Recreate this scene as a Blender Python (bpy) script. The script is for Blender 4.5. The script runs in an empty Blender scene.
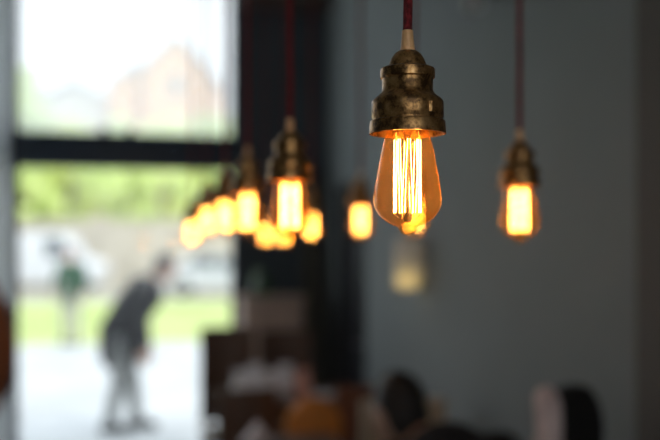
import bpy, bmesh, math, random
from mathutils import Vector, Matrix, noise
random.seed(7)
C = bpy.context.scene.collection
PI = math.pi
# ------------------------------------------------------------------ camera
F = 660 * 50 / 36.0
EYE = 1.6
HOR = 248.0
TH = math.atan(210 / F)
FW = Vector((math.sin(TH), math.cos(TH), 0)); RT = Vector((math.cos(TH), -math.sin(TH), 0)); UP = Vector((0, 0, 1))
CAMP = Vector((0, 0, EYE))
def P(px, py, D):
    return CAMP + FW * D + RT * ((px - 330) / F * D) + UP * ((HOR - py) / F * D)
cam = bpy.data.cameras.new('camera'); co = bpy.data.objects.new('camera', cam); C.objects.link(co)
co.location = CAMP; co.rotation_euler = (PI / 2, 0, -TH)
cam.lens = 50; cam.sensor_width = 36; cam.shift_y = (HOR - 220) / 660.0
cam.dof.use_dof = True; cam.dof.focus_distance = 0.845; cam.dof.aperture_fstop = 2.25
cam.clip_end = 400
bpy.context.scene.camera = co

# ------------------------------------------------------------------ materials
def mat(name, col, rough=.6, metal=0, var=.15, nscale=8, bump=0, bscale=60, sheen=0, stretch=(1, 1, 1), spec=.5, col2=None):
    m = bpy.data.materials.new(name); m.use_nodes = True
    nt = m.node_tree; n = nt.nodes; L = nt.links
    b = n['Principled BSDF']
    tc = n.new('ShaderNodeTexCoord'); mp = n.new('ShaderNodeMapping'); mp.inputs['Scale'].default_value = stretch
    L.new(tc.outputs['Object'], mp.inputs[0])
    nz = n.new('ShaderNodeTexNoise'); nz.inputs['Scale'].default_value = nscale; nz.inputs['Detail'].default_value = 5
    L.new(mp.outputs[0], nz.inputs['Vector'])
    cr = n.new('ShaderNodeValToRGB'); L.new(nz.outputs['Fac'], cr.inputs[0])
    c2 = col2 or [min(1, c * (1 + var)) for c in col]
    c1 = [c * (1 - var) for c in col] if col2 is None else col
    cr.color_ramp.elements[0].color = (*c1, 1); cr.color_ramp.elements[1].color = (*c2, 1)
    cr.color_ramp.elements[0].position = .35; cr.color_ramp.elements[1].position = .65
    L.new(cr.outputs[0], b.inputs['Base Color'])
    b.inputs['Roughness'].default_value = rough; b.inputs['Metallic'].default_value = metal
    b.inputs['Specular IOR Level'].default_value = spec
    if sheen: b.inputs['Sheen Weight'].default_value = sheen
    if bump:
        n2 = n.new('ShaderNodeTexNoise'); n2.inputs['Scale'].default_value = bscale; n2.inputs['Detail'].default_value = 4
        L.new(mp.outputs[0], n2.inputs['Vector'])
        bp = n.new('ShaderNodeBump'); bp.inputs['Strength'].default_value = bump; bp.inputs['Distance'].default_value = .01
        L.new(n2.outputs['Fac'], bp.inputs['Height']); L.new(bp.outputs[0], b.inputs['Normal'])
    return m

def wood(name, c1, c2, rough=.45):
    return mat(name, c1, rough, nscale=6, stretch=(1, 12, 12), col2=c2, bump=.1, bscale=30)

def thin_fresnel(nt, ior):
    # the same reflectance on both faces of a thin sheet
    n = nt.nodes; L = nt.links
    g = n.new('ShaderNodeNewGeometry'); mr = n.new('ShaderNodeMapRange')
    mr.inputs[3].default_value = ior; mr.inputs[4].default_value = 1 / ior
    L.new(g.outputs['Backfacing'], mr.inputs[0])
    fr = n.new('ShaderNodeFresnel'); L.new(mr.outputs[0], fr.inputs[0]); return fr

def pane_mat(name, veil, gloss_rough=.0, tint=(1, 1, 1)):
    m = bpy.data.materials.new(name); m.use_nodes = True
    nt = m.node_tree; n = nt.nodes; L = nt.links; n.clear()
    out = n.new('ShaderNodeOutputMaterial')
    tr = n.new('ShaderNodeBsdfTransparent'); tr.inputs[0].default_value = (*tint, 1)
    tl = n.new('ShaderNodeBsdfTranslucent'); tl.inputs[0].default_value = (.95, .97, 1, 1)
    gl = n.new('ShaderNodeBsdfGlossy'); gl.inputs['Roughness'].default_value = gloss_rough
    nz = n.new('ShaderNodeTexNoise'); nz.inputs['Scale'].default_value = 1.5
    mr = n.new('ShaderNodeMapRange'); mr.inputs[3].default_value = veil * .8; mr.inputs[4].default_value = veil * 1.2
    L.new(nz.outputs['Fac'], mr.inputs[0])
    m1 = n.new('ShaderNodeMixShader'); L.new(mr.outputs[0], m1.inputs[0]); L.new(tr.outputs[0], m1.inputs[1]); L.new(tl.outputs[0], m1.inputs[2])
    fr = thin_fresnel(nt, 1.45)
    m2 = n.new('ShaderNodeMixShader'); L.new(fr.outputs[0], m2.inputs[0]); L.new(m1.outputs[0], m2.inputs[1]); L.new(gl.outputs[0], m2.inputs[2])
    L.new(m2.outputs[0], out.inputs[0])
    return m

def emit(name, col, s):
    m = bpy.data.materials.new(name); m.use_nodes = True
    nt = m.node_tree; n = nt.nodes; n.clear()
    out = n.new('ShaderNodeOutputMaterial'); e = n.new('ShaderNodeEmission')
    e.inputs[0].default_value = (*col, 1); e.inputs[1].default_value = s
    nt.links.new(e.outputs[0], out.inputs[0]); return m

def bulb_glass():
    m = bpy.data.materials.new('amber_bulb_glass'); m.use_nodes = True
    nt = m.node_tree; n = nt.nodes; L = nt.links; n.clear()
    out = n.new('ShaderNodeOutputMaterial')
    lw = n.new('ShaderNodeLayerWeight'); lw.inputs[0].default_value = .35
    cr = n.new('ShaderNodeValToRGB'); L.new(lw.outputs['Facing'], cr.inputs[0])
    cr.color_ramp.elements[0].color = (1, .86, .58, 1); cr.color_ramp.elements[1].color = (1, .62, .24, 1)
    tr = n.new('ShaderNodeBsdfTransparent'); L.new(cr.outputs[0], tr.inputs[0])
    tl = n.new('ShaderNodeBsdfTranslucent'); tl.inputs[0].default_value = (1, .45, .1, 1)
    nz = n.new('ShaderNodeTexNoise'); nz.inputs['Scale'].default_value = 90; nz.inputs['Detail'].default_value = 6
    tc = n.new('ShaderNodeTexCoord'); L.new(tc.outputs['Object'], nz.inputs['Vector'])
    mr = n.new('ShaderNodeMapRange'); mr.inputs[3].default_value = GLOW * .7; mr.inputs[4].default_value = GLOW * 1.3
    L.new(nz.outputs['Fac'], mr.inputs[0])
    pw = n.new('ShaderNodeMath'); pw.operation = 'POWER'; pw.inputs[1].default_value = 5
    ad = n.new('ShaderNodeMath'); ad.operation = 'MULTIPLY_ADD'; ad.inputs[1].default_value = .5
    L.new(lw.outputs['Facing'], pw.inputs[0]); L.new(pw.outputs[0], ad.inputs[0]); L.new(mr.outputs[0], ad.inputs[2])
    m1 = n.new('ShaderNodeMixShader'); L.new(ad.outputs[0], m1.inputs[0]); L.new(tr.outputs[0], m1.inputs[1]); L.new(tl.outputs[0], m1.inputs[2])
    gl = n.new('ShaderNodeBsdfGlossy'); gl.inputs['Roughness'].default_value = .01; gl.inputs[0].default_value = (1, .9, .75, 1)
    fr = thin_fresnel(nt, 1.5)
    m2 = n.new('ShaderNodeMixShader'); L.new(fr.outputs[0], m2.inputs[0]); L.new(m1.outputs[0], m2.inputs[1]); L.new(gl.outputs[0], m2.inputs[2])
    L.new(m2.outputs[0], out.inputs[0]); return m

def brass():
    m = bpy.data.materials.new('aged_brass'); m.use_nodes = True
    nt = m.node_tree; n = nt.nodes; L = nt.links; b = n['Principled BSDF']
    tc = n.new('ShaderNodeTexCoord')
    nz = n.new('ShaderNodeTexNoise'); nz.inputs['Scale'].default_value = 80; nz.inputs['Detail'].default_value = 8; nz.inputs['Roughness'].default_value = .7
    L.new(tc.outputs['Object'], nz.inputs['Vector'])
    cr = n.new('ShaderNodeValToRGB'); L.new(nz.outputs['Fac'], cr.inputs[0])
    e = cr.color_ramp.elements
    e[0].position = .42; e[0].color = (.11, .058, .024, 1); e[1].position = .64; e[1].color = (.60, .36, .15, 1)
    k = e.new(.52); k.color = (.42, .225, .08, 1)
    L.new(cr.outputs[0], b.inputs['Base Color'])
    b.inputs['Metallic'].default_value = .85
    mr = n.new('ShaderNodeMapRange'); mr.inputs[3].default_value = .45; mr.inputs[4].default_value = .2
    L.new(nz.outputs['Fac'], mr.inputs[0]); L.new(mr.outputs[0], b.inputs['Roughness'])
    vo = n.new('ShaderNodeTexNoise'); vo.inputs['Scale'].default_value = 160; vo.inputs['Detail'].default_value = 4
    L.new(tc.outputs['Object'], vo.inputs['Vector'])
    bp = n.new('ShaderNodeBump'); bp.inputs['Strength'].default_value = .3; bp.inputs['Distance'].default_value = .0015
    L.new(vo.outputs['Fac'], bp.inputs['Height']); L.new(bp.outputs[0], b.inputs['Normal'])
    return m

def clear_glass(name, col=(1, 1, 1)):
    m = bpy.data.materials.new(name); m.use_nodes = True
    b = m.node_tree.nodes['Principled BSDF']
    b.inputs['Base Color'].default_value = (*col, 1); b.inputs['Transmission Weight'].default_value = 1
    b.inputs['Roughness'].default_value = .02; b.inputs['IOR'].default_value = 1.45
    return m

GLOW = .062
FIL = emit('hot_filament', (1, .48, .12), 66)
M = dict(
    brass=brass(), bulb=bulb_glass(),
    grip=mat('tan_cord_grip', (.82, .46, .21), .4, var=.2, nscale=60, bump=.3, bscale=200),
    cord=mat('red_braided_cord', (.21, .014, .018), .8, var=.5, nscale=350, bump=.8, bscale=500, stretch=(1, 1, .5)),
    dark=mat('black_metal', (.02, .02, .022), .4, var=.2),
    stem=clear_glass('stem_glass', (1, .85, .6)),
    wall_blue=mat('blue_grey_paint', (.215, .242, .245), .75, var=.06, nscale=1.5, bump=.08, bscale=80),
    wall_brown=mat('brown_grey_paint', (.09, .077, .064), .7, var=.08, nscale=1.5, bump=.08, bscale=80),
    wall_dark=mat('charcoal_paint', (.050, .064, .076), .75, var=.1, nscale=2, bump=.08, bscale=80),
    ceil=mat('grey_ceiling_paint', (.5, .5, .48), .85, var=.05, nscale=2),
    floor=mat('grey_cafe_floor', (.50, .48, .42), .45, var=.12, nscale=3),
    frame=mat('navy_window_frame', (.022, .036, .058), .45, var=.15, nscale=5),
    post=mat('pale_blue_grey_post', (.80, .86, .90), .5, var=.06, nscale=4),
    beam=wood('dark_beam_wood', (.045, .03, .024), (.075, .05, .04)),
    pane_glare=pane_mat('glare_veil_glass', .34), pane=pane_mat('window_glass', .015),  # first glass: whitish veil stands in for outdoor glare on the upper panes
    paving=mat('pale_paving', (.62, .63, .62), .8, var=.1, nscale=.8),
    lawn=mat('lawn', (.42, .54, .14), .9, col2=(.60, .66, .26), nscale=.4),
    street=mat('beige_gravel', (.50, .47, .38), .9, var=.1, nscale=.5),
    leaf=mat('light_green_leaves', (.56, .70, .20), .7, col2=(.74, .86, .32), nscale=1.2),
    leaf2=mat('yellow_green_leaves', (.66, .78, .20), .7, col2=(.82, .90, .34), nscale=1.2),
    bark=mat('bark', (.16, .11, .07), .9, bump=.5, nscale=10),
    stone=mat('beige_stone', (.55, .50, .40), .85, nscale=1.2, var=.18),
    peach=mat('orange_brick', (.92, .50, .26), .85, nscale=3, var=.15),
    slate=mat('purple_grey_slate', (.26, .24, .28), .7, nscale=3, var=.15),
    render_w=mat('cream_render', (.66, .62, .56), .85, nscale=2, var=.05),
    winglass=mat('dark_window_glass', (.08, .1, .12), .1),
    carwhite=mat('white_car_paint', (.72, .74, .78), .25, var=.02),
    cargrey=mat('silver_car_paint', (.62, .65, .68), .25, var=.02),
    tyre=mat('tyre_rubber', (.02, .02, .02), .8),
    walnut=wood('dark_walnut', (.085, .044, .028), (.15, .075, .045)),
    redwood=wood('reddish_brown_wood', (.16, .06, .03), (.24, .09, .045)),
    greywood=wood('grey_brown_wood', (.50, .37, .31), (.60, .46, .38), .7),
    tan=mat('orange_tan_leather', (.85, .30, .05), .5, var=.15, nscale=9, bump=.2, bscale=150),
    brownl=mat('red_brown_leather', (.27, .09, .035), .45, var=.2, nscale=9, bump=.2, bscale=150),
    cream=mat('cream_fabric', (.62, .50, .36), .9, var=.08, nscale=30, bump=.2, bscale=300, sheen=.2),
    blackf=mat('black_leather', (.012, .013, .014), .5, var=.2),
    pink=mat('pale_pink_cloth', (.74, .60, .58), .95, var=.2, nscale=14, bump=.3, bscale=200, sheen=.2),
    curtain=mat('olive_grey_curtain', (.12, .118, .10), .9, var=.1, nscale=20, bump=.2, bscale=200),
    doorm=mat('near_black_door_paint', (.028, .030, .036), .4, var=.1),
    steel=mat('brushed_steel', (.5, .5, .5), .3, metal=1, var=.05),
    glass=clear_glass('drinking_glass'), vaseg=clear_glass('green_glass', (.55, .75, .5)),
    white=mat('white_china', (.88, .84, .85), .3, var=.03),
    napkin=mat('pale_paper_napkin', (.72, .62, .62), .9, var=.05),
    spot=mat('pale_grey_plastic', (.50, .51, .51), .5, var=.05),
    skin=mat('skin', (.50, .29, .20), .55, var=.06, nscale=12),
    hair=mat('near_black_hair', (.010, .008, .007), .5, var=.3, nscale=40, bump=.5, bscale=120),
    blackc=mat('black_cloth', (.012, .012, .014), .9, var=.2, nscale=20),
    jeans=mat('grey_denim', (.26, .27, .26), .9, var=.15, nscale=25),
    greenc=mat('dark_green_cloth', (.03, .09, .05), .9, var=.15, nscale=20),
    khaki=mat('pale_khaki_cloth', (.45, .44, .36), .9, var=.1, nscale=20),
    shoe=mat('dark_shoe_leather', (.03, .03, .035), .6),
)

# ------------------------------------------------------------------ helpers
def obj(name, bm, m, parent=None, smooth=True, autosm=True, recalc=True):
    me = bpy.data.meshes.new(name)
    if recalc: bmesh.ops.recalc_face_normals(bm, faces=bm.faces)
    bm.normal_update(); bm.to_mesh(me); bm.free()
    if smooth:
        for p in me.polygons: p.use_smooth = True
    o = bpy.data.objects.new(name, me); C.objects.link(o)
    if isinstance(m, (list, tuple)):
        for k in m: me.materials.append(k)
    elif m: me.materials.append(m)
    if smooth and autosm:
        try: me.set_sharp_from_angle(angle=math.radians(35))
        except Exception: pass
    if parent: o.parent = parent
    return o
def tag(o, label=None, cat=None, group=None, kind=None):
    if label: o['label'] = label
    if cat: o['category'] = cat
    if group: o['group'] = group
    if kind: o['kind'] = kind
    return o
def thing(name, label, cat, loc=(0, 0, 0), rz=0, group=None):
    o = bpy.data.objects.new(name, None); C.objects.link(o); o.location = loc; o.rotation_euler = (0, 0, rz)
    return tag(o, label, cat, group)
def copy_tree(o, parent=None):
    c = o.copy(); C.objects.link(c)
    if parent: c.parent = parent
    for ch in o.children: copy_tree(ch, c)
    return c
def box(bm, x0, x1, y0, y1, z0, z1, bev=0, mi=0):
    r = bmesh.ops.create_cube(bm, size=1)
    vs = r['verts']
    for v in vs:
        v.co = Vector(((x0 + x1) / 2 + v.co.x * (x1 - x0), (y0 + y1) / 2 + v.co.y * (y1 - y0), (z0 + z1) / 2 + v.co.z * (z1 - z0)))
    fs = {f for v in vs for f in v.link_faces}
    for f in fs: f.material_index = mi
    if bev:
        es = list({e for v in vs for e in v.link_edges})
        bmesh.ops.bevel(bm, geom=es, offset=bev, segments=2, affect='EDGES', profile=.6)
def lathe(bm, prof, n=48, c=(0, 0, 0), cap0=False, cap1=False):
    rings = []
    for r, z in prof:
        if r < 1e-5: rings.append([bm.verts.new((c[0], c[1], c[2] + z))])
        else: rings.append([bm.verts.new((c[0] + r * math.cos(2 * PI * k / n), c[1] + r * math.sin(2 * PI * k / n), c[2] + z)) for k in range(n)])
    for a, b in zip(rings, rings[1:]):
        for k in range(n):
            q = (k + 1) % n
            if len(a) == 1 and len(b) == 1: continue
            if len(a) == 1: bm.faces.new((a[0], b[q], b[k]))
            elif len(b) == 1: bm.faces.new((a[k], a[q], b[0]))
            else: bm.faces.new((a[k], a[q], b[q], b[k]))
    if cap0 and len(rings[0]) > 1: bm.faces.new(rings[0][::-1])
    if cap1 and len(rings[-1]) > 1: bm.faces.new(rings[-1])
def tube(bm, pts, r, n=8, cap=True, closed=False):
    pts = [Vector(p) for p in pts]; rr = r if isinstance(r, (list, tuple)) else [r] * len(pts)
    rings = []; prev = None
    for i, p in enumerate(pts):
        if closed: t = pts[(i + 1) % len(pts)] - pts[i - 1]
        else: t = pts[min(i + 1, len(pts) - 1)] - pts[max(i - 1, 0)]
        t.normalize()
        a = prev - t * prev.dot(t) if prev is not None else t.orthogonal()
        if a.length < 1e-6: a = t.orthogonal()
        a.normalize(); prev = a; b = t.cross(a)
        rings.append([bm.verts.new(p + (a * math.cos(2 * PI * k / n) + b * math.sin(2 * PI * k / n)) * rr[i]) for k in range(n)])
    prs = list(zip(rings, rings[1:])) + ([(rings[-1], rings[0])] if closed else [])
    for a, b in prs:
        for k in range(n): bm.faces.new((a[k], a[(k + 1) % n], b[(k + 1) % n], b[k]))
    if cap and not closed: bm.faces.new(rings[0][::-1]); bm.faces.new(rings[-1])
def ell(bm, c, r, seg=20, rings=12, rot=None):
    mt = Matrix.Translation(Vector(c))
    if rot is not None: mt = mt @ rot.to_4x4()
    mt = mt @ Matrix.Diagonal((*r, 1))
    bmesh.ops.create_uvsphere(bm, u_segments=seg, v_segments=rings, radius=1, matrix=mt)
def prism(bm, poly, y0, y1, axis='y', bev=0):
    # poly: (a,z) outline, extruded along the remaining axis
    def pt(a, z, t): return (a, t, z) if axis == 'y' else (t, a, z)
    A = [bm.verts.new(pt(a, z, y0)) for a, z in poly]; B = [bm.verts.new(pt(a, z, y1)) for a, z in poly]
    f = [bm.faces.new(A), bm.faces.new(B[::-1])]
    n = len(poly)
    for k in range(n): f.append(bm.faces.new((A[k], B[k], B[(k + 1) % n], A[(k + 1) % n])))
    bmesh.ops.recalc_face_normals(bm, faces=f)
    if bev:
        bmesh.ops.bevel(bm, geom=list({e for q in f for e in q.edges}), offset=bev, segments=3, affect='EDGES', profile=.6)
def sbox(name, x0, x1, y0, y1, z0, z1, m, bev=0, parent=None, kind='structure'):
    bm = bmesh.new(); box(bm, x0, x1, y0, y1, z0, z1, bev)
    o = obj(name, bm, m, parent, smooth=bool(bev))
    if kind and parent is None: o['kind'] = kind
    return o

# ------------------------------------------------------------------ room
XL, XR, YB, YW, H = -2.6, 1.475, -2.2, 6.5, 3.6
sbox('floor', XL, XR, YB, YW + .2, -.12, 0, M['floor'])
sbox('ceiling', XL - .2, XR + .2, YB - .2, YW + .2, H, H + .15, M['ceil'])
# right wall: blue grey paint, with a door opening
DY0, DY1, DZ = 5.45, 6.19, 2.03
bm = bmesh.new()
box(bm, XR, XR + .2, 2.41, DY0, 0, H); box(bm, XR, XR + .2, DY1, YW, 0, H); box(bm, XR, XR + .2, DY0, DY1, DZ, H)
tag(obj('wall_right', bm, M['wall_blue'], smooth=False), kind='structure')
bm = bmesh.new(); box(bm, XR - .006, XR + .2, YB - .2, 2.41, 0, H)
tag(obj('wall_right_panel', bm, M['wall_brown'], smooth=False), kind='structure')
d = bpy.data.objects.new('door_1', None); C.objects.link(d); d.location = (XR, DY0, 0); tag(d, kind='structure')
bm = bmesh.new(); w = DY1 - DY0
box(bm, .03, .07, .03, w - .03, .005, DZ - .03, .003)
for z0, z1 in ((.2, .95), (1.1, 1.85)):
    box(bm, .02, .035, .14, w - .14, z0, z1, .004)
obj('door_leaf', bm, M['doorm'], d)
bm = bmesh.new(); box(bm, -.01, .1, 0, .03, 0, DZ); box(bm, -.01, .1, w - .03, w, 0, DZ); box(bm, -.01, .1, 0.03, w - .03, DZ - .03, DZ)
obj('door_frame', bm, M['doorm'], d, smooth=False)
bm = bmesh.new(); tube(bm, [(.03, .09, 1.0), (-.03, .09, 1.0), (-.03, .2, 1.0)], .009)
obj('door_handle', bm, M['steel'], d)
# left wall with a tall window added for fill light (outside the frame), back wall
bm = bmesh.new()
FILL_WINS = [(4.9, 6.35)]
Z0, Z1 = .5, 3.4
box(bm, XL - .2, XL, YB - .2, YW, 0, Z0); box(bm, XL - .2, XL, YB - .2, YW, Z1, H)
ys = [YB - .2] + [v for q in FILL_WINS for v in q] + [YW]
for a, b in zip(ys[0::2], ys[1::2]): box(bm, XL - .2, XL, a, b, Z0, Z1)
tag(obj('wall_left', bm, M['wall_blue'], smooth=False), kind='structure')
for i, (a, b) in enumerate(FILL_WINS):
    wn = bpy.data.objects.new('window_%d' % (i + 3), None); C.objects.link(wn); wn.location = (XL - .1, a, Z0); tag(wn, kind='structure')  # unseen window, added to bring daylight fill from the left
    bm = bmesh.new(); L_ = b - a; hh = Z1 - Z0
    for y in (0, L_ / 2 - .025, L_ - .05): box(bm, -.03, .03, y, y + .05, 0, hh)
    box(bm, -.03, .03, .05, L_ - .05, 0, .05); box(bm, -.03, .03, .05, L_ - .05, hh - .05, hh)
    obj('window_frame', bm, M['frame'], wn, smooth=False)
    bm = bmesh.new(); box(bm, -.004, .004, .05, L_ - .05, .05, hh - .05); obj('pane', bm, M['pane'], wn, smooth=False)
BX0, BX1, BZ0, BZ1 = -.9, 1.3, .9, 3.2
bm = bmesh.new(); box(bm, XL, BX0, YB - .2, YB, 0, H); box(bm, BX1, XR, YB - .2, YB, 0, H); box(bm, BX0, BX1, YB - .2, YB, 0, BZ0); box(bm, BX0, BX1, YB - .2, YB, BZ1, H)
tag(obj('wall_back', bm, M['wall_dark'], smooth=False), kind='structure')
wn = bpy.data.objects.new('window_4', None); C.objects.link(wn); wn.location = (BX0, YB - .1, BZ0); tag(wn, kind='structure')  # unseen window behind the camera, added for bluish fill light
bm = bmesh.new(); L_ = BX1 - BX0; hh = BZ1 - BZ0
for x in (0, L_ / 2 - .025, L_ - .05): box(bm, x, x + .05, -.03, .03, 0, hh)
box(bm, .05, L_ - .05, -.03, .03, 0, .05); box(bm, .05, L_ - .05, -.03, .03, hh - .05, hh)
obj('window_frame', bm, M['frame'], wn, smooth=False)
bm = bmesh.new(); box(bm, .05, L_ - .05, -.004, .004, .05, hh - .05); obj('pane', bm, M['pane'], wn, smooth=False)
# window wall
WX0, WX1 = P(15, 200, 1), P(239, 200, 1)
def xat(px, Y):
    r = FW + RT * ((px - 330) / F); return r.x / r.y * Y
wx0, wx1 = xat(9, YW), xat(240, YW)
WTOP = 3.5
SX0, SX1 = -2.3, wx0 - .13
bm = bmesh.new()
box(bm, wx1, XR + .2, YW, YW + .2, 0, H); box(bm, SX0, wx1, YW, YW + .2, WTOP, H)
box(bm, XL - .2, SX0, YW, YW + .2, 0, H)
tag(obj('wall_far', bm, M['wall_dark'], smooth=False), kind='structure')
sbox('trim_1', wx1, XR, YW - .12, YW, 3.30, H, M['beam'])
sbox('trim_2', SX1, wx0, YW - .5, YW + .2, 0, WTOP, M['post'], bev=.03)
def window(name, x0, x1, tz0, tz1, upper):
    wn = bpy.data.objects.new(name, None); C.objects.link(wn); wn.location = ((x0 + x1) / 2, YW + .08, 0); tag(wn, kind='structure')
    hw = (x1 - x0) / 2
    bm = bmesh.new()
    box(bm, -hw, -hw + .05, -.04, .04, 0, WTOP); box(bm, hw - .05, hw, -.05, .04, 0, WTOP)
    box(bm, -hw + .05, hw - .05, -.04, .04, WTOP - .06, WTOP); box(bm, -hw + .05, hw - .05, -.04, .04, 0, .06)
    obj('window_frame', bm, M['frame'], wn, smooth=False)
    bm = bmesh.new(); box(bm, -hw + .05, hw - .05, -.08, .05, tz0, tz1, .006)
    for q in (-.2, .02): box(bm, hw * q - .03, hw * q + .03, -.08, -.02, tz1, tz1 + .03, .004)
    obj('transom', bm, M['frame'], wn)
    bm = bmesh.new(); box(bm, -hw + .05, hw - .05, -.004, .004, tz1, WTOP - .06); obj('upper_pane', bm, upper, wn, smooth=False)
    bm = bmesh.new(); box(bm, -hw + .05, hw - .05, -.004, .004, .06, tz0); obj('lower_pane', bm, M['pane'], wn, smooth=False)
DW = (FW + RT * ((125 - 330) / F)).y; DW = (YW + .02) / DW
tz0 = EYE + (HOR - 168.5) / F * DW; tz1 = EYE + (HOR - 133.5) / F * DW
window('window_1', wx0, wx1, tz0, tz1, M['pane_glare'])
window('window_2', SX0, SX1, tz0, tz1, M['pane_glare'])

# ------------------------------------------------------------------ pendant lamps
U = .863 / F            # one photo pixel at the nearest lamp, in metres
def pr(l, y0=134): return [(r * U, (y0 - y) * U) for r, y in l]   # z = 0 at the rim of the holder
bm_h = bmesh.new()
prof = pr([(6.5, 50.5), (10, 51.5), (13.5, 54.5), (16.5, 59), (18.5, 64), (19.2, 67.5), (25.5, 68.2), (27.2, 69.5), (27.5, 74), (27.2, 78), (25.6, 79.5), (25.4, 90), (26.5, 93),
           (30, 96.5), (34, 99.5), (35.7, 102), (36, 105), (36.1, 117.5), (35.2, 119), (35.2, 120.5), (37.2, 121.5), (37.8, 124), (38.5, 132), (38.5, 134), (36.3, 134.2), (35.6, 132), (34.5, 122), (22, 119), (0, 119)])
lathe(bm_h, prof[:6], 64)
dome_me = obj('cap_dome', bm_h, M['brass'])
bm_h = bmesh.new(); lathe(bm_h, [(0, prof[5][1])] + prof[5:], 64)
box(bm_h, .0095, .0125, -36.6 * U, -35.0 * U, (134 - 116) * U, (134 - 106) * U)
hold = obj('lamp_holder', bm_h, M['brass'])
bm_g = bmesh.new(); lathe(bm_g, pr([(5.2, 30.5), (5.6, 31), (6.0, 38), (7.2, 48), (7.6, 52)]), 32, cap0=True)
grip = obj('cord_grip', bm_g, M['grip'])
bm_b = bmesh.new()
gp = [(15, 120), (19, 126), (22.5, 136), (25.5, 148), (28.3, 162), (31, 177), (33, 189), (34, 198), (33.4, 205), (31, 211.5), (26.5, 217.5), (20, 222.5), (13.5, 225.6), (10.2, 226.8), (9, 228.2), (8.4, 230), (6.4, 232.8), (3.4, 234.4), (0, 235)]
# densify smoothly (Catmull-Rom)
def cr_(p, k=4):
    out = []
    for i in range(len(p) - 1):
        a, b, c, d = p[max(i - 1, 0)], p[i], p[i + 1], p[min(i + 2, len(p) - 1)]
        for j in range(k):
            t = j / k
            out.append(tuple(.5 * (2 * b[q] + (c[q] - a[q]) * t + (2 * a[q] - 5 * b[q] + 4 * c[q] - d[q]) * t * t + (3 * b[q] - a[q] - 3 * c[q] + d[q]) * t ** 3) for q in (0, 1)))
    return out + [p[-1]]
gpd = [(max(r, 0), y) for r, y in cr_(gp)]; gpd[-1] = (0, 235)
lathe(bm_b, pr(gpd), 64)
glassb = obj('glass_bulb', bm_b, M['bulb'], autosm=False)
bm_f = bmesh.new(); NW = 16
for k in range(NW):
    a = 2 * PI * k / NW; a2 = a + (.1 if k % 2 else -.1)
    w = random.uniform(-.8, .8)
    p0 = (13.2 * math.cos(a2), 13.2 * math.sin(a2), 140); p1 = ((13.8 + w) * math.cos(a + .05 * w), (13.8 + w) * math.sin(a + .05 * w), 176); p2 = (13.9 * math.cos(a - (.1 if k % 2 else -.1)), 13.9 * math.sin(a - (.1 if k % 2 else -.1)), 213)
    tube(bm_f, [Vector((x * U, y * U, (134 - z) * U)) for x, y, z in (p0, p1, p2)], .00014, n=5)
fil = obj('filament', bm_f, FIL)
bm_s = bmesh.new()
lathe(bm_s, pr([(0, 121), (7, 122), (6, 130), (3, 138), (1.9, 150), (1.7, 200), (2.4, 209), (4.3, 216), (4.6, 219), (3.2, 222), (0, 223)]), 20)
for k in range(8):
    a = 2 * PI * k / 8
    tube(bm_s, [Vector((x * U * math.cos(a), x * U * math.sin(a), (134 - z) * U)) for x, z in ((3.5, 217), (9, 218.5), (13.5, 214.5), (13, 211.5))], .0003, n=5)
stem = obj('glass_stem', bm_s, M['stem'])
# short name -> photo position of the filament centre, distance, label
LAMPS = [
    (407.5, 176, .863, 'large sharp pendant lamp with aged brass holder and amber filament bulb, nearest of all'),
    (290, 206, 1.44, 'blurred pendant lamp with brass holder hanging before the dark wall, second nearest in its row'),
    (247.5, 212, 1.94, 'blurred pendant lamp on the red cord beside the right edge of the window'),
    (225, 216, 2.43, 'glowing pendant lamp just inside the window, fourth of the row running from the big bulb'),
    (207, 220, 2.95, 'half hidden glowing pendant lamp against the window, last but one towards the green view'),
    (192.5, 232, 3.5, 'leftmost glowing pendant lamp, farthest of those seen against the green window'),
    (519.5, 210, 1.57, 'blurred pendant lamp with brass holder standing alone against the grey wall at right'),
    (414, 213.5, 2.14, 'pendant lamp hidden behind the big sharp bulb, only its glow showing underneath'),
    (360.5, 220, 2.61, 'glowing pendant lamp at the edge of the grey wall, immediately left of the big bulb'),
    (311.5, 226, 3.3, 'glowing pendant lamp tucked close right of the second brass holder, before the dark wall'),
    (284, 234, 3.84, 'small glowing pendant lamp mostly hidden behind the second nearest bulb'),
    (265.5, 234, 4.3, 'small orange glowing pendant lamp low between two bright bulbs, farthest of its row'),
]
cord_len = {}
roseb = bmesh.new(); lathe(roseb, [(0, 0), (.05, 0), (.048, -.012), (.03, -.022), (.006, -.028), (0, -.028)], 32)
rose = obj('ceiling_rose', roseb, M['brass'])
protos = dict(hold=hold, dome=dome_me, grip=grip, bulb=glassb, rose=rose)
for i, (px, py, D, lab) in enumerate(LAMPS):
    p = P(px, py, D); p.z += (176 - 134) * U
    t = thing('pendant_lamp', lab, 'pendant lamp', p, i * 1.3 if i else 0, 'pendant lamps on red cords')
    for nm in ('hold', 'dome', 'grip', 'bulb', 'rose'):
        o = protos[nm] if i == 0 else protos[nm].copy()
        if i: C.objects.link(o)
        o.parent = t
        if nm == 'rose': o.location = (0, 0, H - p.z)
        if nm == 'bulb':
            for s in (fil, stem):
                q = s if i == 0 else s.copy()
                if i: C.objects.link(q)
                q.parent = o
    bm = bmesh.new(); zt = H - p.z - .02; zb = (134 - 31) * U
    tube(bm, [(0, 0, zb - .006)] + [(.0008 * math.sin(j * 1.7 + i), .0006 * math.cos(j * 2.1 + i), zb + (zt - zb) * j / 30) for j in range(1, 31)], 4.7 * U, n=14)
    obj('cord', bm, M['cord'], t)

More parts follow.
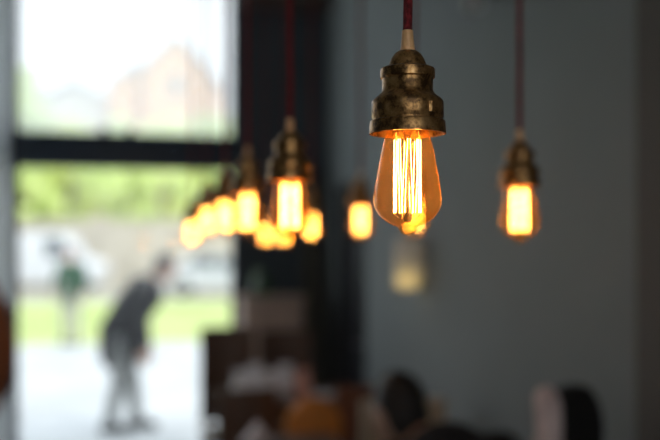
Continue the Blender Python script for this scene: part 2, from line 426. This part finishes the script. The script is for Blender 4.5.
# ------------------------------------------------------------------ chairs and tables
def chair(name, label, x, y, rz, w=.4, seat_h=.46, top=.85, bk='slab', m=None, lm=None, seat_m=None, depth=.4, bh=.3, group=None, cat='chair'):
    # backrest on the -y side of the seat, chair faces +y; origin under the backrest
    t = thing(name, label, cat, (x, y, 0), rz, group)
    hw = w / 2
    bm = bmesh.new(); box(bm, -hw, hw, .02, depth, seat_h - .05, seat_h, .015); obj('seat', bm, seat_m or m, t)
    bm = bmesh.new()
    if bk == 'round':
        rr = hw; zc = top - rr * 1.05
        pl = [(rr * math.cos(a), zc + rr * 1.05 * math.sin(a)) for a in [PI * k / 16 for k in range(17)]] + [(-rr * .86, zc - rr * .9), (-rr * .6, zc - rr * 1.1), (rr * .6, zc - rr * 1.1), (rr * .86, zc - rr * .9)]
        prism(bm, pl, -.025, .025, bev=.012)
        zb = zc - rr * 1.05
    else:
        n = 8
        z0 = top - bh
        for k in range(n):
            x0 = -hw + w * k / n; x1 = x0 + w / n
            f0 = .035 * (2 * k / n - 1) ** 2; f1 = .035 * (2 * (k + 1) / n - 1) ** 2
            vs = [bm.verts.new(q) for q in ((x0, f0 - .014, z0), (x1, f1 - .014, z0), (x1, f1 + .014, z0), (x0, f0 + .014, z0), (x0, f0 - .024, top), (x1, f1 - .024, top), (x1, f1 + .004, top), (x0, f0 + .004, top))]
            for q in ((0, 1, 5, 4), (1, 2, 6, 5), (2, 3, 7, 6), (3, 0, 4, 7), (4, 5, 6, 7), (3, 2, 1, 0)): bm.faces.new([vs[j] for j in q])
        bmesh.ops.remove_doubles(bm, verts=bm.verts, dist=1e-5)
        zb = z0 + .02
    obj('backrest', bm, m, t)
    for s in (-1, 1):
        bm = bmesh.new(); tube(bm, [(s * (hw - .03), depth - .04, 0), (s * (hw - .035), depth - .05, seat_h - .045)], [.013, .018]); obj('leg', bm, lm, t)
        bm = bmesh.new(); tube(bm, [(s * (hw - .02), -.05, 0), (s * (hw - .035), 0.01, seat_h - .03), (s * (hw - .05), 0.0, zb + .03)], [.013, .018, .014]); obj('leg', bm, lm, t)
    bm = bmesh.new(); tube(bm, [(-hw + .03, depth - .045, seat_h * .5), (hw - .03, depth - .045, seat_h * .5)], .009); obj('stretcher', bm, lm, t)
    return t
def table(name, label, x0, x1, y0, y1, h, m, lm):
    t = thing(name, label, 'table', ((x0 + x1) / 2, (y0 + y1) / 2, 0))
    hx, hy = (x1 - x0) / 2, (y1 - y0) / 2
    bm = bmesh.new(); box(bm, -hx, hx, -hy, hy, h - .035, h, .006); obj('tabletop', bm, m, t)
    bm = bmesh.new()
    box(bm, -hx + .05, hx - .05, -hy + .05, hy - .05, h - .11, h - .035)
    obj('apron', bm, m, t, smooth=False)
    for sx in (-1, 1):
        for sy in (-1, 1):
            bm = bmesh.new(); tube(bm, [(sx * (hx - .06), sy * (hy - .06), 0), (sx * (hx - .06), sy * (hy - .06), h - .036)], [.018, .026], n=10); obj('leg', bm, lm, t)
    return t
table('cafe_table', 'dark wooden cafe table carrying the row of white jugs in front of the cabinet', .6, 1.3, 4.93, 5.5, .75, M['walnut'], M['walnut'])
table('cafe_table', 'dark wooden cafe table at the bottom edge with a pale napkin on it', .53, .95, 3.45, 4.12, .75, M['walnut'], M['walnut'])
table('cafe_table', 'small wooden cafe table in front of the dark haired seated person', .68, 1.4, 2.98, 3.32, .74, M['redwood'], M['walnut'])
chair('dining_chair', 'orange tan leather chair with a round back at the table with the white jugs', .915, 4.36, 0, w=.28, top=.875, bk='round', m=M['tan'], lm=M['walnut'])
chair('dining_chair', 'dark brown wooden chair with its back to us, left of the orange round-backed chair', .62, 4.52, 0, w=.30, top=.90, m=M['walnut'], lm=M['walnut'])
chair('dining_chair', 'reddish brown wooden chair between the orange round-backed chair and the grey wall', 1.225, 4.5, 0, w=.31, top=.90, m=M['redwood'], lm=M['redwood'])
chair('dining_chair', 'tall dark brown chair at the far side of the white jugs, nearest the window', .67, 5.92, PI, w=.34, top=1.09, bh=.6, m=M['walnut'], lm=M['walnut'], depth=.36)
chair('dining_chair', 'tall dark brown chair before the grey cabinet, right of the one nearest the window', 1.05, 5.95, PI, w=.33, top=1.06, bh=.42, m=M['walnut'], lm=M['walnut'], depth=.36)
chair('dining_chair', 'cream upholstered chair facing us, showing on both sides of the dark haired head', 1.175, 3.76, PI, w=.37, top=.955, bh=.32, m=M['cream'], lm=M['walnut'], depth=.38)
chair('dining_chair', 'dark wooden chair under the seated person in black', .90, 2.34, .0, w=.36, top=.80, m=M['walnut'], lm=M['walnut'])
# tall black chair with a pale cloth over one side
pc = P(572, 0, 2.55)
bch = chair('bar_chair', 'black round-backed bar chair against the grey wall with a pale cloth over it', pc.x, pc.y, .55 + PI, w=.28, seat_h=.68, top=1.222, bk='round', m=M['blackf'], lm=M['dark'], depth=.24)
# pale cloth: a narrow folded strip hung over the back edge of the bar chair
pp = Vector((pc.x - .126 * math.cos(.55), pc.y - .126 * math.sin(.55), 0))
bm = bmesh.new()
n = 26; prof2 = []
for k in range(n + 1):
    a = k / n
    if a < .4: s = a / .4; prof2.append((-.030, .78 + s * .42))
    elif a < .6: s = (a - .4) / .2; prof2.append((-.030 * math.cos(PI * s), 1.200 + .030 * math.sin(PI * s)))
    else: s = (a - .6) / .4; prof2.append((.030, 1.200 - s * .3))
grid = []
for j in range(7):
    u = (j / 6 - .5) * .036; row = []
    for yy, zz in prof2:
        row.append(bm.verts.new((u + .004 * math.sin(zz * 30), yy + .006 * math.sin(j * 2.1 + zz * 9), zz - .018 * abs(j / 3 - 1) ** 2.5)))
    grid.append(row)
for a, b in zip(grid, grid[1:]):
    for k in range(n): bm.faces.new((a[k], b[k], b[k + 1], a[k + 1]))
ro = grid[0]
for k in range(n // 2 - 1):
    q = min(n - k, n)
    if k >= n // 4 - 0: bm.faces.new((ro[k], ro[k + 1], ro[n - k - 1], ro[n - k]))
cl = obj('folded_cloth', bm, M['pink'], autosm=False); cl.location = (pp.x, pp.y, 0); cl.rotation_euler = (0, 0, .55)
sm = cl.modifiers.new('s', 'SOLIDIFY'); sm.thickness = .008
tag(cl, 'pale pink folded cloth hung over the edge of the black bar chair', 'cloth')

# far table: pale china jugs stand in for glints of glassware
def glass_bm(h=.13, r=.034, stemmed=True):
    bm = bmesh.new()
    if stemmed:
        lathe(bm, [(0, 0), (r * .95, 0), (r * .9, .003), (.006, .008), (.004, .02), (.004, h * .45), (r * .6, h * .52), (r, h * .68), (r * .9, h), (r * .87, h), (r * .96, h * .68), (r * .55, h * .54), (0, h * .5)], 28)
    else:
        lathe(bm, [(0, 0), (r * .8, 0), (r, h), (r * .94, h), (r * .75, .008), (0, .008)], 28)
    return bm
def plate(px, D, z, r, m, lab, nm='side_plate', cat='plate', group=None):
    bm = bmesh.new(); lathe(bm, [(0, 0), (r * .6, 0), (r, .018), (r * .97, .021), (r * .6, .006), (0, .006)], 40)
    o = obj(nm, bm, m); p = P(px, 0, D); o.location = (p.x, p.y, z); tag(o, lab, cat, group); return o
plate(322, 5.2, .75, .075, M['white'], 'white china plate at the wall end of the table with the white jugs')
def glint_jug(px, D, z, m, lab):
    p = P(px, 0, D); t = thing('jug', lab, 'jug', (p.x, p.y, z), PI / 2)
    bm = bmesh.new(); lathe(bm, [(0, 0), (.035, 0), (.052, .04), (.05, .09), (.036, .13), (.044, .17), (.041, .17), (.033, .13), (.045, .09), (.046, .04), (0, .008)], 32); obj('jug_body', bm, m, t)
    bm = bmesh.new(); tube(bm, [(.038, 0, .145), (.066, 0, .15), (.08, 0, .12), (.07, 0, .08), (.046, 0, .065)], .004); obj('handle', bm, m, t)
    return t
for px, D, lab in ((241, 5.08, 'white jug standing for a glassware glint, nearest the window on the far table'), (256, 5.36, 'white jug standing for a glassware glint, second from the window'),
                   (271, 5.08, 'white jug standing for a glassware glint, third from the window'), (286, 5.36, 'white jug standing for a glassware glint, at the right end next to the pinkish jug')):
    glint_jug(px, D, .75, M['white'], lab)['group'] = 'white jugs standing for glints on the far table'
glint_jug(303, 5.12, .75, mat('pink_china', (.88, .48, .40), .25, var=.03), 'pinkish jug standing for a pink glint, right of the cluster of white jugs')
bm = bmesh.new(); p = P(252, 0, 4.0)
prism(bm, [(-.07, 0), (.07, 0), (.0, .085)], -.06, .06, bev=.004)
o = obj('napkin', bm, M['napkin']); o.location = (p.x + .03, p.y, .75); tag(o, 'pale folded paper napkin on the nearer wooden table at the bottom edge', 'napkin')

# cabinet, vase, curtain
t = thing('cabinet', 'grey brown wooden cabinet against the dark wall right of the window', 'cabinet', (1.02, 6.3, 0))
bm = bmesh.new(); box(bm, -.21, .21, -.13, .15, .08, 1.24, .004); box(bm, -.19, .19, -.11, .14, 0, .08); obj('body', bm, M['greywood'], t)
bm = bmesh.new(); box(bm, -.225, .225, -.16, .16, 1.24, 1.27, .005); obj('top_board', bm, M['greywood'], t)
for s in (-1, 1):
    bm = bmesh.new(); box(bm, min(s * .005, s * .2), max(s * .005, s * .2), -.148, -.13, .1, 1.22, .004); dd = obj('door', bm, M['greywood'], t)
    bm = bmesh.new(); ell(bm, (s * .03, -.158, .72), (.011, .012, .011)); obj('knob', bm, M['steel'], dd)
p = P(262, 0, 6.25)
bm = bmesh.new(); lathe(bm, [(0, 0), (.04, 0), (.065, .05), (.06, .1), (.03, .14), (.028, .17), (.036, .185), (.032, .185), (.024, .165), (.026, .14), (.055, .1), (.06, .05), (0, .008)], 32)
o = obj('vase', bm, M['vaseg']); o.location = (max(p.x, .87), 6.28, 1.27); tag(o, 'small greenish glass vase on top of the grey brown cabinet', 'vase')
t = thing('curtain', 'narrow olive grey curtain hanging in the dark corner by the door', 'curtain', (1.345, 6.42, 0))
bm = bmesh.new(); cols = 28; rows = 12; g = []
for k in range(cols + 1):
    x = (k / cols - .5) * .15
    g.append([bm.verts.new((x + .004 * math.sin(j), .025 * math.sin(k / cols * PI * 10) * (.7 + .3 * j / rows), 2.12 - 2.08 * j / rows)) for j in range(rows + 1)])
for a, b in zip(g, g[1:]):
    for j in range(rows): bm.faces.new((a[j], b[j], b[j + 1], a[j + 1]))
o = obj('cloth', bm, M['curtain'], t, autosm=False); q = o.modifiers.new('s', 'SOLIDIFY'); q.thickness = .004
bm = bmesh.new(); tube(bm, [(-.1, 0, 2.13), (.1, 0, 2.13)], .01); tube(bm, [(-.09, 0, 2.13), (-.09, .08, 2.13)], .006); tube(bm, [(.09, 0, 2.13), (.09, .08, 2.13)], .006); obj('rod', bm, M['dark'], t)

# wall light on the grey wall
D_ = XR / (FW + RT * ((423 - 330) / F)).x; p = P(423, 280, D_)
t = thing('wall_light', 'glass tube wall light with a dim yellow end, low behind the big bulb', 'wall light', (XR, p.y, p.z))
bm = bmesh.new(); box(bm, -.02, 0, -.045, .045, -.02, .2, .004); obj('backplate', bm, M['spot'], t)
bm = bmesh.new(); tube(bm, [(-.015, 0, .17), (-.085, 0, .17)], .008); obj('bracket', bm, M['spot'], t)
bm = bmesh.new(); lathe(bm, [(.0, .215), (.062, .213), (.064, .20), (.064, -.045), (.061, -.045), (.061, .2), (0, .205)], 40, c=(-.085, 0, 0))
obj('glass_shade', bm, pane_mat('frosted_tube_glass', .5, .2, (.95, .85, .75)), t)
bm = bmesh.new(); ell(bm, (-.085, 0, .0), (.042, .042, .042)); obj('bulb', bm, emit('dim_yellow_bulb', (1, .78, .30), .9), t)
# small spot on the wall at the top edge
D_ = XR / (FW + RT * ((497 - 330) / F)).x; p = P(497, 2, D_)
t = thing('wall_spotlight', 'small pale grey spotlight high on the grey wall at the top edge', 'spotlight', (XR, p.y, p.z))
bm = bmesh.new(); box(bm, -.02, 0, -.04, .04, .02, .1, .004); obj('mount', bm, M['dark'], t)
bm = bmesh.new(); tube(bm, [(-.015, 0, .06), (-.07, 0, .06)], .009); obj('arm', bm, M['dark'], t)
bm = bmesh.new(); lathe(bm, [(0, .07), (.028, .066), (.038, .045), (.042, -.035), (.038, -.037), (.034, .03), (0, .035)], 32, c=(-.1, 0, 0)); obj('lamp_head', bm, M['spot'], t)

# coat stand and brown leather bag at the left edge
t = thing('coat_stand', 'dark metal coat stand just beyond the left edge, holding a brown bag', 'coat stand', (P(15, 345, 2.85).x - .25, P(15, 345, 2.85).y + .13, 0), -PI / 3)
bm = bmesh.new(); tube(bm, [(0, 0, .02), (0, 0, 1.75)], .014, n=12); obj('pole', bm, M['dark'], t)
bm = bmesh.new(); lathe(bm, [(0, 0), (.17, 0), (.16, .02), (.03, .03), (0, .03)], 32); obj('base', bm, M['dark'], t)
for a in (0, 2.1, 4.2):
    bm = bmesh.new(); tube(bm, [(0, 0, 1.58), (.09 * math.cos(a), .09 * math.sin(a), 1.60), (.15 * math.cos(a), .15 * math.sin(a), 1.64)], .007); obj('hook', bm, M['dark'], t)
pB = P(15, 345, 2.85)
t = thing('leather_bag', 'rounded red brown leather bag hanging at the left edge before the window', 'bag', (pB.x - .175, pB.y - .0, pB.z))
bm = bmesh.new(); ell(bm, (0, 0, 0), (.175, .075, .30), 32, 20)
for v in bm.verts:
    v.co.z += .0; v.co.x *= 1 - .12 * max(v.co.z, 0) / .3
obj('bag_body', bm, M['brownl'], t)
bm = bmesh.new(); tube(bm, [(-.10, 0, .22), (-.05, 0, .32), (-.0, 0, .36), (.05, 0, .32), (.10, 0, .22)], .008); obj('strap', bm, M['brownl'], t)
t.location.x = pB.x - .175

# ------------------------------------------------------------------ people
def finish(bm, name, m, parent, voxel=.008, sub=0):
    o = obj(name, bm, m, None)
    md = o.modifiers.new('r', 'REMESH'); md.mode = 'VOXEL'; md.voxel_size = voxel
    s = o.modifiers.new('s', 'SMOOTH'); s.factor = .5; s.iterations = 3
    dg = bpy.context.evaluated_depsgraph_get(); dg.update()
    me = bpy.data.meshes.new_from_object(o.evaluated_get(dg))
    o.modifiers.clear(); o.data = me
    me.materials.clear(); me.materials.append(m)
    for p in me.polygons: p.use_smooth = True
    o.parent = parent; return o
def limb(bm, pts, rs):
    pts = [Vector(p) for p in pts]
    P2 = []; R2 = []
    for i in range(len(pts) - 1):
        for k in range(6):
            f = k / 6; P2.append(pts[i].lerp(pts[i + 1], f)); R2.append(rs[i] * (1 - f) + rs[i + 1] * f)
    P2.append(pts[-1]); R2.append(rs[-1])
    tube(bm, P2, R2, n=12)
    for p, r in zip(pts, rs): ell(bm, p, (r, r, r), 12, 8)
def person(label, J, top_m, leg_m, loc, rz, hair_len=.0, k=1.0, group=None, hem=.08, fat=0.0):
    # J: joints in metres, x = forward, y = left, z = up
    t = thing('person', label, 'person', loc, rz, group); t.scale = (k, k, k)
    V = {a: Vector(b) for a, b in J.items()}
    fwd = V['face'].normalized(); hc = V['head']
    rot = Vector((1, 0, 0)).rotation_difference(fwd).to_matrix()
    def hd(x, y, z): return hc + rot @ Vector((x, y, z))
    bm = bmesh.new()
    ell(bm, hc, (.096, .077, .115), rot=rot); ell(bm, hd(.02, 0, -.06), (.07, .058, .06), rot=rot)          # skull, jaw
    ell(bm, hd(.098, 0, -.02), (.02, .012, .022), rot=rot)                                                   # nose
    ell(bm, hd(.088, 0, .012), (.012, .045, .010), rot=rot)                                                  # brow
    ell(bm, hd(.083, 0, -.062), (.013, .026, .010), rot=rot); ell(bm, hd(.07, 0, -.098), (.022, .025, .018), rot=rot)   # lips, chin
    for s in (-1, 1):
        ell(bm, hd(-.002, s * .077, -.01), (.02, .010, .030), rot=rot)
    limb(bm, [V['chest'], V['neck'], hd(-.015, 0, -.05)], [.075, .055, .052])
    limb(bm, [V['pelvis'], V['spine'], V['chest']], [.13, .115, .125])
    for s in ('l', 'r'):
        limb(bm, [V['chest'], V['sh' + s], V['el' + s], V['wr' + s]], [.07, .052, .038, .025])
        limb(bm, [V['pelvis'], V['hip' + s], V['kn' + s], V['an' + s]], [.09, .08, .052, .036])
        limb(bm, [V['an' + s] + Vector((-.03, 0, -.03)), V['toe' + s]], [.034, .026])
        # hand: palm, four fingers, thumb
        w = V['wr' + s]; dr = (w - V['el' + s]).normalized(); sd = dr.cross(Vector((0, 1, 0)));
        if sd.length < .1: sd = Vector((1, 0, 0))
        sd.normalize(); nrm = dr.cross(sd)
        limb(bm, [w, w + dr * .045, w + dr * .085], [.024, .03, .03])
        for q, ln in enumerate((.062, .072, .068, .052)):
            off = sd * ((q - 1.5) * .019); b0 = w + dr * .085 + off
            limb(bm, [b0, b0 + dr * ln * .5 + nrm * .006, b0 + dr * ln * .9 + nrm * .022], [.0095, .0085, .007])
        b0 = w + dr * .03 - sd * .025
        limb(bm, [b0, b0 + dr * .03 - sd * .022, b0 + dr * .062 - sd * .026], [.012, .0105, .008])
    finish(bm, 'body', M['skin'], t, .0075)
    bm = bmesh.new()
    for s in (-1, 1): ell(bm, hd(.083, s * .030, .0), (.010, .012, .008), rot=rot)
    obj('eyes', bm, M['hair'], t)
    bm = bmesh.new(); ell(bm, hd(-.018, 0, .026), (.096, .086, .105), rot=rot); ell(bm, hd(-.045, 0, -.02), (.065, .078, .09 + hair_len), rot=rot)
    if hair_len: ell(bm, hd(-.07, 0, -.12), (.045, .07, .10), rot=rot)
    finish(bm, 'hair', M['hair'], t, .008)
    g = .018
    bm = bmesh.new()
    limb(bm, [V['pelvis'] + Vector((0, 0, -hem)), V['pelvis'], V['spine'], V['chest'], V['chest'].lerp(V['neck'], .6)], [.15 + fat, .155 + fat, .145 + fat, .155 + fat * .6, .08])
    limb(bm, [V['pelvis'] + Vector((0, .05, -.06)), V['spine'] + Vector((0, .05, 0)), V['shl'] * .8 + V['chest'] * .2], [.11, .10, .08])
    limb(bm, [V['pelvis'] + Vector((0, -.05, -.06)), V['spine'] + Vector((0, -.05, 0)), V['shr'] * .8 + V['chest'] * .2], [.11, .10, .08])
    for s in ('l', 'r'): limb(bm, [V['chest'], V['sh' + s], V['el' + s], V['wr' + s]], [.09, .072, .054, .040])
    finish(bm, 'jacket', top_m, t, .01)
    bm = bmesh.new()
    for s in ('l', 'r'): limb(bm, [V['pelvis'], V['hip' + s], V['kn' + s], V['an' + s] + Vector((0, 0, .01))], [.12, .10, .070, .058])
    finish(bm, 'trousers', leg_m, t, .01)
    for s in ('l', 'r'):
        bm = bmesh.new(); a = V['an' + s]
        limb(bm, [a + Vector((-.04, 0, -.035)), a.lerp(V['toe' + s], .5), V['toe' + s]], [.046, .044, .034])
        z0 = min(V['toe' + s].z - .034, a.z - .081)
        sh = finish(bm, 'shoe', M['shoe'], t, .008)
    return t
GZ = -.05
# walking figure outside, leaning forward (x forward = towards the right of the photo)
J1 = dict(pelvis=(0, 0, .86), spine=(.09, 0, 1.03), chest=(.20, 0, 1.19), neck=(.30, 0, 1.32), head=(.385, 0, 1.42), face=(.9, 0, -.45),
          shl=(.22, .17, 1.24), ell=(.18, .22, .98), wrl=(.22, .2, .74), shr=(.22, -.17, 1.24), elr=(.15, -.22, .98), wrr=(.20, -.2, .74),
          hipl=(0, .09, .82), knl=(.10, .10, .45), anl=(.13, .10, .085), toel=(.29, .11, .035),
          hipr=(0, -.09, .82), knr=(-.0, -.1, .44), anr=(-.08, -.10, .09), toer=(.07, -.11, .035))
p = P(120, 0, 8.2)
person('person in a black top and grey trousers walking bent forward on the paving outside', J1, M['blackc'], M['jeans'], (p.x, p.y, GZ), -TH + .15, k=1.04, hem=.17, fat=.03)
J2 = dict(pelvis=(0, 0, .90), spine=(.0, 0, 1.08), chest=(.0, 0, 1.26), neck=(.01, 0, 1.42), head=(.03, 0, 1.54), face=(1, 0, -.1),
          shl=(0, .18, 1.33), ell=(.0, .27, 1.08), wrl=(.12, .26, .90), shr=(0, -.18, 1.33), elr=(.02, -.26, 1.08), wrr=(.14, -.22, .92),
          hipl=(0, .09, .86), knl=(.03, .11, .47), anl=(0, .12, .085), toel=(.15, .14, .035),
          hipr=(0, -.09, .86), knr=(.04, -.11, .47), anr=(-.05, -.12, .085), toer=(.1, -.14, .035))
p = P(71, 0, 15.6)
person('person in a dark green top and pale trousers standing far off by the lawn', J2, M['greenc'], M['khaki'], (p.x, p.y, GZ), -PI / 2 - .4, k=1.0)
# seated, hunched over the small table, seen from behind (x forward = away from us)
J3 = dict(pelvis=(0, 0, .57), spine=(.05, 0, .74), chest=(.15, -.01, .91), neck=(.27, .04, .985), head=(.36, .095, 1.065), face=(1, .5, -.35),
          shl=(.17, .165, .93), ell=(.27, .22, .76), wrl=(.47, .12, .79), shr=(.15, -.185, .955), elr=(.24, -.24, .76), wrr=(.46, -.10, .79),
          hipl=(.02, .09, .55), knl=(.42, .11, .53), anl=(.40, .11, .085), toel=(.56, .12, .035),
          hipr=(.02, -.09, .55), knr=(.42, -.10, .53), anr=(.34, -.11, .085), toer=(.5, -.12, .035))
p = P(397, 0, 3.02)
person('dark haired person in black seated with back to us at the bottom, head bent', J3, M['blackc'], M['jeans'], (p.x + .095, p.y - .36, .0), PI / 2, k=1.0, hair_len=.0, fat=.0)

# ------------------------------------------------------------------ outside
def ground(name, y0, y1, z, m, xx=(-60, 60)):
    bm = bmesh.new(); n = 8
    box(bm, xx[0], xx[1], y0, y1, z - .1, z); return obj(name, bm, m, smooth=False)
g = ground('ground_paving', YW + .2, 16.2, GZ, M['paving']); tag(g, kind='structure')
g = ground('ground_lawn', 16.2, 29, GZ, M['lawn']); tag(g, kind='structure')
g = ground('ground_street', 29, 130, GZ, M['street']); tag(g, kind='structure')
def tree(label, px, top_py, D, rad, m, n=46):
    rad *= .8
    b = P(px, 0, D); top = EYE + (HOR - top_py) / F * D
    t = thing('tree', label, 'tree', (b.x, b.y, GZ), 0, 'trees across the street')
    bm = bmesh.new(); tube(bm, [(0, 0, 0), (.1, 0, top * .3), (-.1, .1, top * .6), (0, 0, top * .8)], [.28, .22, .16, .06], n=10)
    for a in (0, 2, 4): tube(bm, [(0, 0, top * .35), (rad * .5 * math.cos(a), rad * .5 * math.sin(a), top * .6)], [.12, .04], n=6)
    obj('trunk', bm, M['bark'], t)
    bm = bmesh.new(); zc = top * .58; rz_ = top * .42
    for k in range(n):
        u = Vector((random.gauss(0, 1), random.gauss(0, 1), random.gauss(0, 1))).normalized() * random.uniform(.3, 1) ** .5
        r = random.uniform(.16, .3) * rad
        bmesh.ops.create_icosphere(bm, subdivisions=2, radius=r, matrix=Matrix.Translation((u.x * (rad - r), u.y * (rad - r), zc + u.z * (rz_ - r))))
    for v in bm.verts:
        v.co += Vector(noise.noise_vector(v.co * 2.3)) * .25
    obj('crown', bm, m, t)
for a in [('leafy green tree at the left edge of the upper window', 22, 62, 42, 3.0, M['leaf']),
          ('low yellow green tree in the left of the lower window', 72, 105, 49, 3.4, M['leaf2']),
          ('pale green tree below the gap between the low roof and the gable', 124, 112, 46, 3.2, M['leaf']),
          ('broad yellow green tree growing under the orange gable', 168, 108, 55, 3.9, M['leaf2']),
          ('green tree at the right edge of the window below the gable', 222, 100, 43, 3.4, M['leaf'])]:
    tree(*a)
def gable_house(label, px0, px1, eave_py, peak_px, peak_py, D, depth, wm, rm, wins, chimney=None):
    a = P(px0, 0, D); b = P(px1, 0, D); w = (b - a).length
    t = thing('house', label, 'house', (a.x, a.y, GZ), math.atan2(b.y - a.y, b.x - a.x))
    ez = EYE + (HOR - eave_py) / F * D - GZ; pz = EYE + (HOR - peak_py) / F * D - GZ; pk = w * (peak_px - px0) / (px1 - px0)
    bm = bmesh.new(); prism(bm, [(0, 0), (w, 0), (w, ez), (pk, pz), (0, ez)], 0, depth); obj('walls', bm, wm, t, smooth=False)
    bm = bmesh.new(); ov = .3
    for (x0, z0) in ((-ov, ez - .2), (w + ov, ez - .2)):
        prism(bm, [(x0, z0), (pk, pz + .05), (pk, pz + .3), (x0, z0 + .25)], -ov, depth + ov)
    obj('roof', bm, rm, t, smooth=False)
    for (x, z, ww, hh) in wins:
        bm = bmesh.new(); box(bm, x * w, x * w + ww, -.06, .02, z, z + hh); f = obj('window', bm, M['render_w'], t, smooth=False)
        bm = bmesh.new(); box(bm, x * w + .12, x * w + ww - .12, -.08, -.055, z + .12, z + hh - .12); obj('pane', bm, M['winglass'], f, smooth=False)
    if chimney:
        bm = bmesh.new(); box(bm, chimney * w - .5, chimney * w + .5, depth * .5, depth * .5 + 1, ez, pz + .9); obj('chimney', bm, wm, t, smooth=False)
gable_house('tall orange brick house with a pointed gable seen through the upper window', 143, 208, 72, 176, 38, 62, 9, M['peach'], M['slate'], [(.22, 8.2, 1.0, 1.6), (.58, 8.2, 1.0, 1.6), (.40, 12.0, .9, 1.3)])
gable_house('lower orange brick wing stepping down left of the tall gable', 110, 138, 86, 138, 66, 63, 7, M['peach'], M['slate'], [(.35, 7.5, .9, 1.5)])
gable_house('low cream house with a long purple grey roof left of the orange gable', 40, 106, 98, 76, 84, 66, 9, M['render_w'], M['slate'], [(.1, 5.5, 1, 1.5), (.42, 5.5, 1, 1.5), (.75, 5.5, 1, 1.5)])
# pale stone garden wall
a = P(-60, 0, 38.5); b = P(330, 0, 38.5)
bm = bmesh.new(); w = (b - a).length; box(bm, 0, w, 0, .4, 0, 2.7); box(bm, -.05, w + .05, -.06, .46, 2.7, 2.85)
o = obj('garden_wall', bm, M['stone'], smooth=False); o.location = (a.x, a.y, GZ); o.rotation_euler = (0, 0, -TH); tag(o, 'long beige stone wall across the street below the trees', 'wall', kind='thing')
def vehicle(name, label, px, D, prof, wd, wheels, m, win, rz, cat):
    p = P(px, 0, D); t = thing(name, label, cat, (p.x, p.y, GZ), rz)
    bm = bmesh.new(); prism(bm, prof, -wd / 2, wd / 2, bev=.07); obj('body', bm, m, t)
    for s in (-1, 1):
        for wp in win:
            bm = bmesh.new(); prism(bm, wp, s * wd / 2 - .01, s * (wd / 2 + .012)); obj('side_window', bm, M['winglass'], t, smooth=False)
        for wx in wheels:
            bm = bmesh.new(); v = []
            tube(bm, [(wx, s * (wd / 2 - .12), .32), (wx, s * (wd / 2 + .03), .32)], .32, n=24); wh = obj('wheel', bm, M['tyre'], t)
            bm = bmesh.new(); tube(bm, [(wx, s * (wd / 2 + .02), .32), (wx, s * (wd / 2 + .045), .32)], .18, n=16); obj('hubcap', bm, M['steel'], wh)
    return t
vehicle('van', 'white van parked beyond the lawn at the left of the lower window', 42, 36, [(-2.3, .3), (2.4, .3), (2.5, .9), (2.3, 1.15), (1.6, 1.35), (1.1, 2.15), (.8, 2.25), (-2.3, 2.25), (-2.4, 1.2)], 1.9, (-1.5, 1.6), M['carwhite'], [[(.45, 1.3), (1.4, 1.35), (1.0, 2.0), (.45, 2.0)]], -.25, 'van')
vehicle('car', 'silver white car parked at the right edge of the lower window', 222, 32, [(-2.1, .3), (2.1, .3), (2.15, .75), (1.9, .9), (1.1, .98), (.5, 1.42), (-.9, 1.45), (-1.7, 1.02), (-2.1, .95)], 1.7, (-1.3, 1.35), M['cargrey'], [[(-1.35, 1.0), (-.1, 1.0), (-.1, 1.34), (-.8, 1.36)], [(.0, 1.0), (.95, 1.0), (.45, 1.33), (.0, 1.34)]], -.2, 'car')

# ------------------------------------------------------------------ light
W = bpy.data.worlds.new('overcast_sky'); bpy.context.scene.world = W; W.use_nodes = True
nt = W.node_tree; n = nt.nodes; L = nt.links; bg = n['Background']
tc = n.new('ShaderNodeTexCoord'); sp = n.new('ShaderNodeSeparateXYZ'); L.new(tc.outputs['Generated'], sp.inputs[0])
cr = n.new('ShaderNodeValToRGB'); L.new(sp.outputs['Z'], cr.inputs[0])
cr.color_ramp.elements[0].color = (.93, .97, 1, 1); cr.color_ramp.elements[1].color = (.74, .87, 1, 1)
L.new(cr.outputs[0], bg.inputs[0]); bg.inputs[1].default_value = 1.2
sun = bpy.data.lights.new('sun', 'SUN'); sun.energy = .8; sun.angle = .3; sun.color = (1, .95, .85)
so = bpy.data.objects.new('sun', sun); C.objects.link(so); so.rotation_euler = (math.radians(38), math.radians(12), math.radians(20))
def portal(loc, rot, sx, sy):
    l = bpy.data.lights.new('window_portal', 'AREA'); l.shape = 'RECTANGLE'; l.size = sx; l.size_y = sy; l.cycles.is_portal = True
    o = bpy.data.objects.new('window_portal', l); C.objects.link(o); o.location = loc; o.rotation_euler = rot
portal(((SX0 + wx1) / 2, YW + .25, WTOP / 2), (-PI / 2, 0, 0), wx1 - SX0, WTOP)
portal(((BX0 + BX1) / 2, YB - .25, (BZ0 + BZ1) / 2), (PI / 2, 0, 0), BX1 - BX0, BZ1 - BZ0)
for a, b in FILL_WINS: portal((XL - .25, (a + b) / 2, (Z0 + Z1) / 2), (0, -PI / 2, 0), Z1 - Z0, b - a)

sc = bpy.context.scene
sc.view_settings.view_transform = 'Standard'; sc.view_settings.look = 'None'; sc.view_settings.gamma = 1; sc.view_settings.use_curve_mapping = False
sc.view_settings.exposure = 0.58
try:
    sc.cycles.use_denoising = True; sc.cycles.max_bounces = 10; sc.cycles.transparent_max_bounces = 24; sc.cycles.sample_clamp_indirect = 4
except Exception: pass
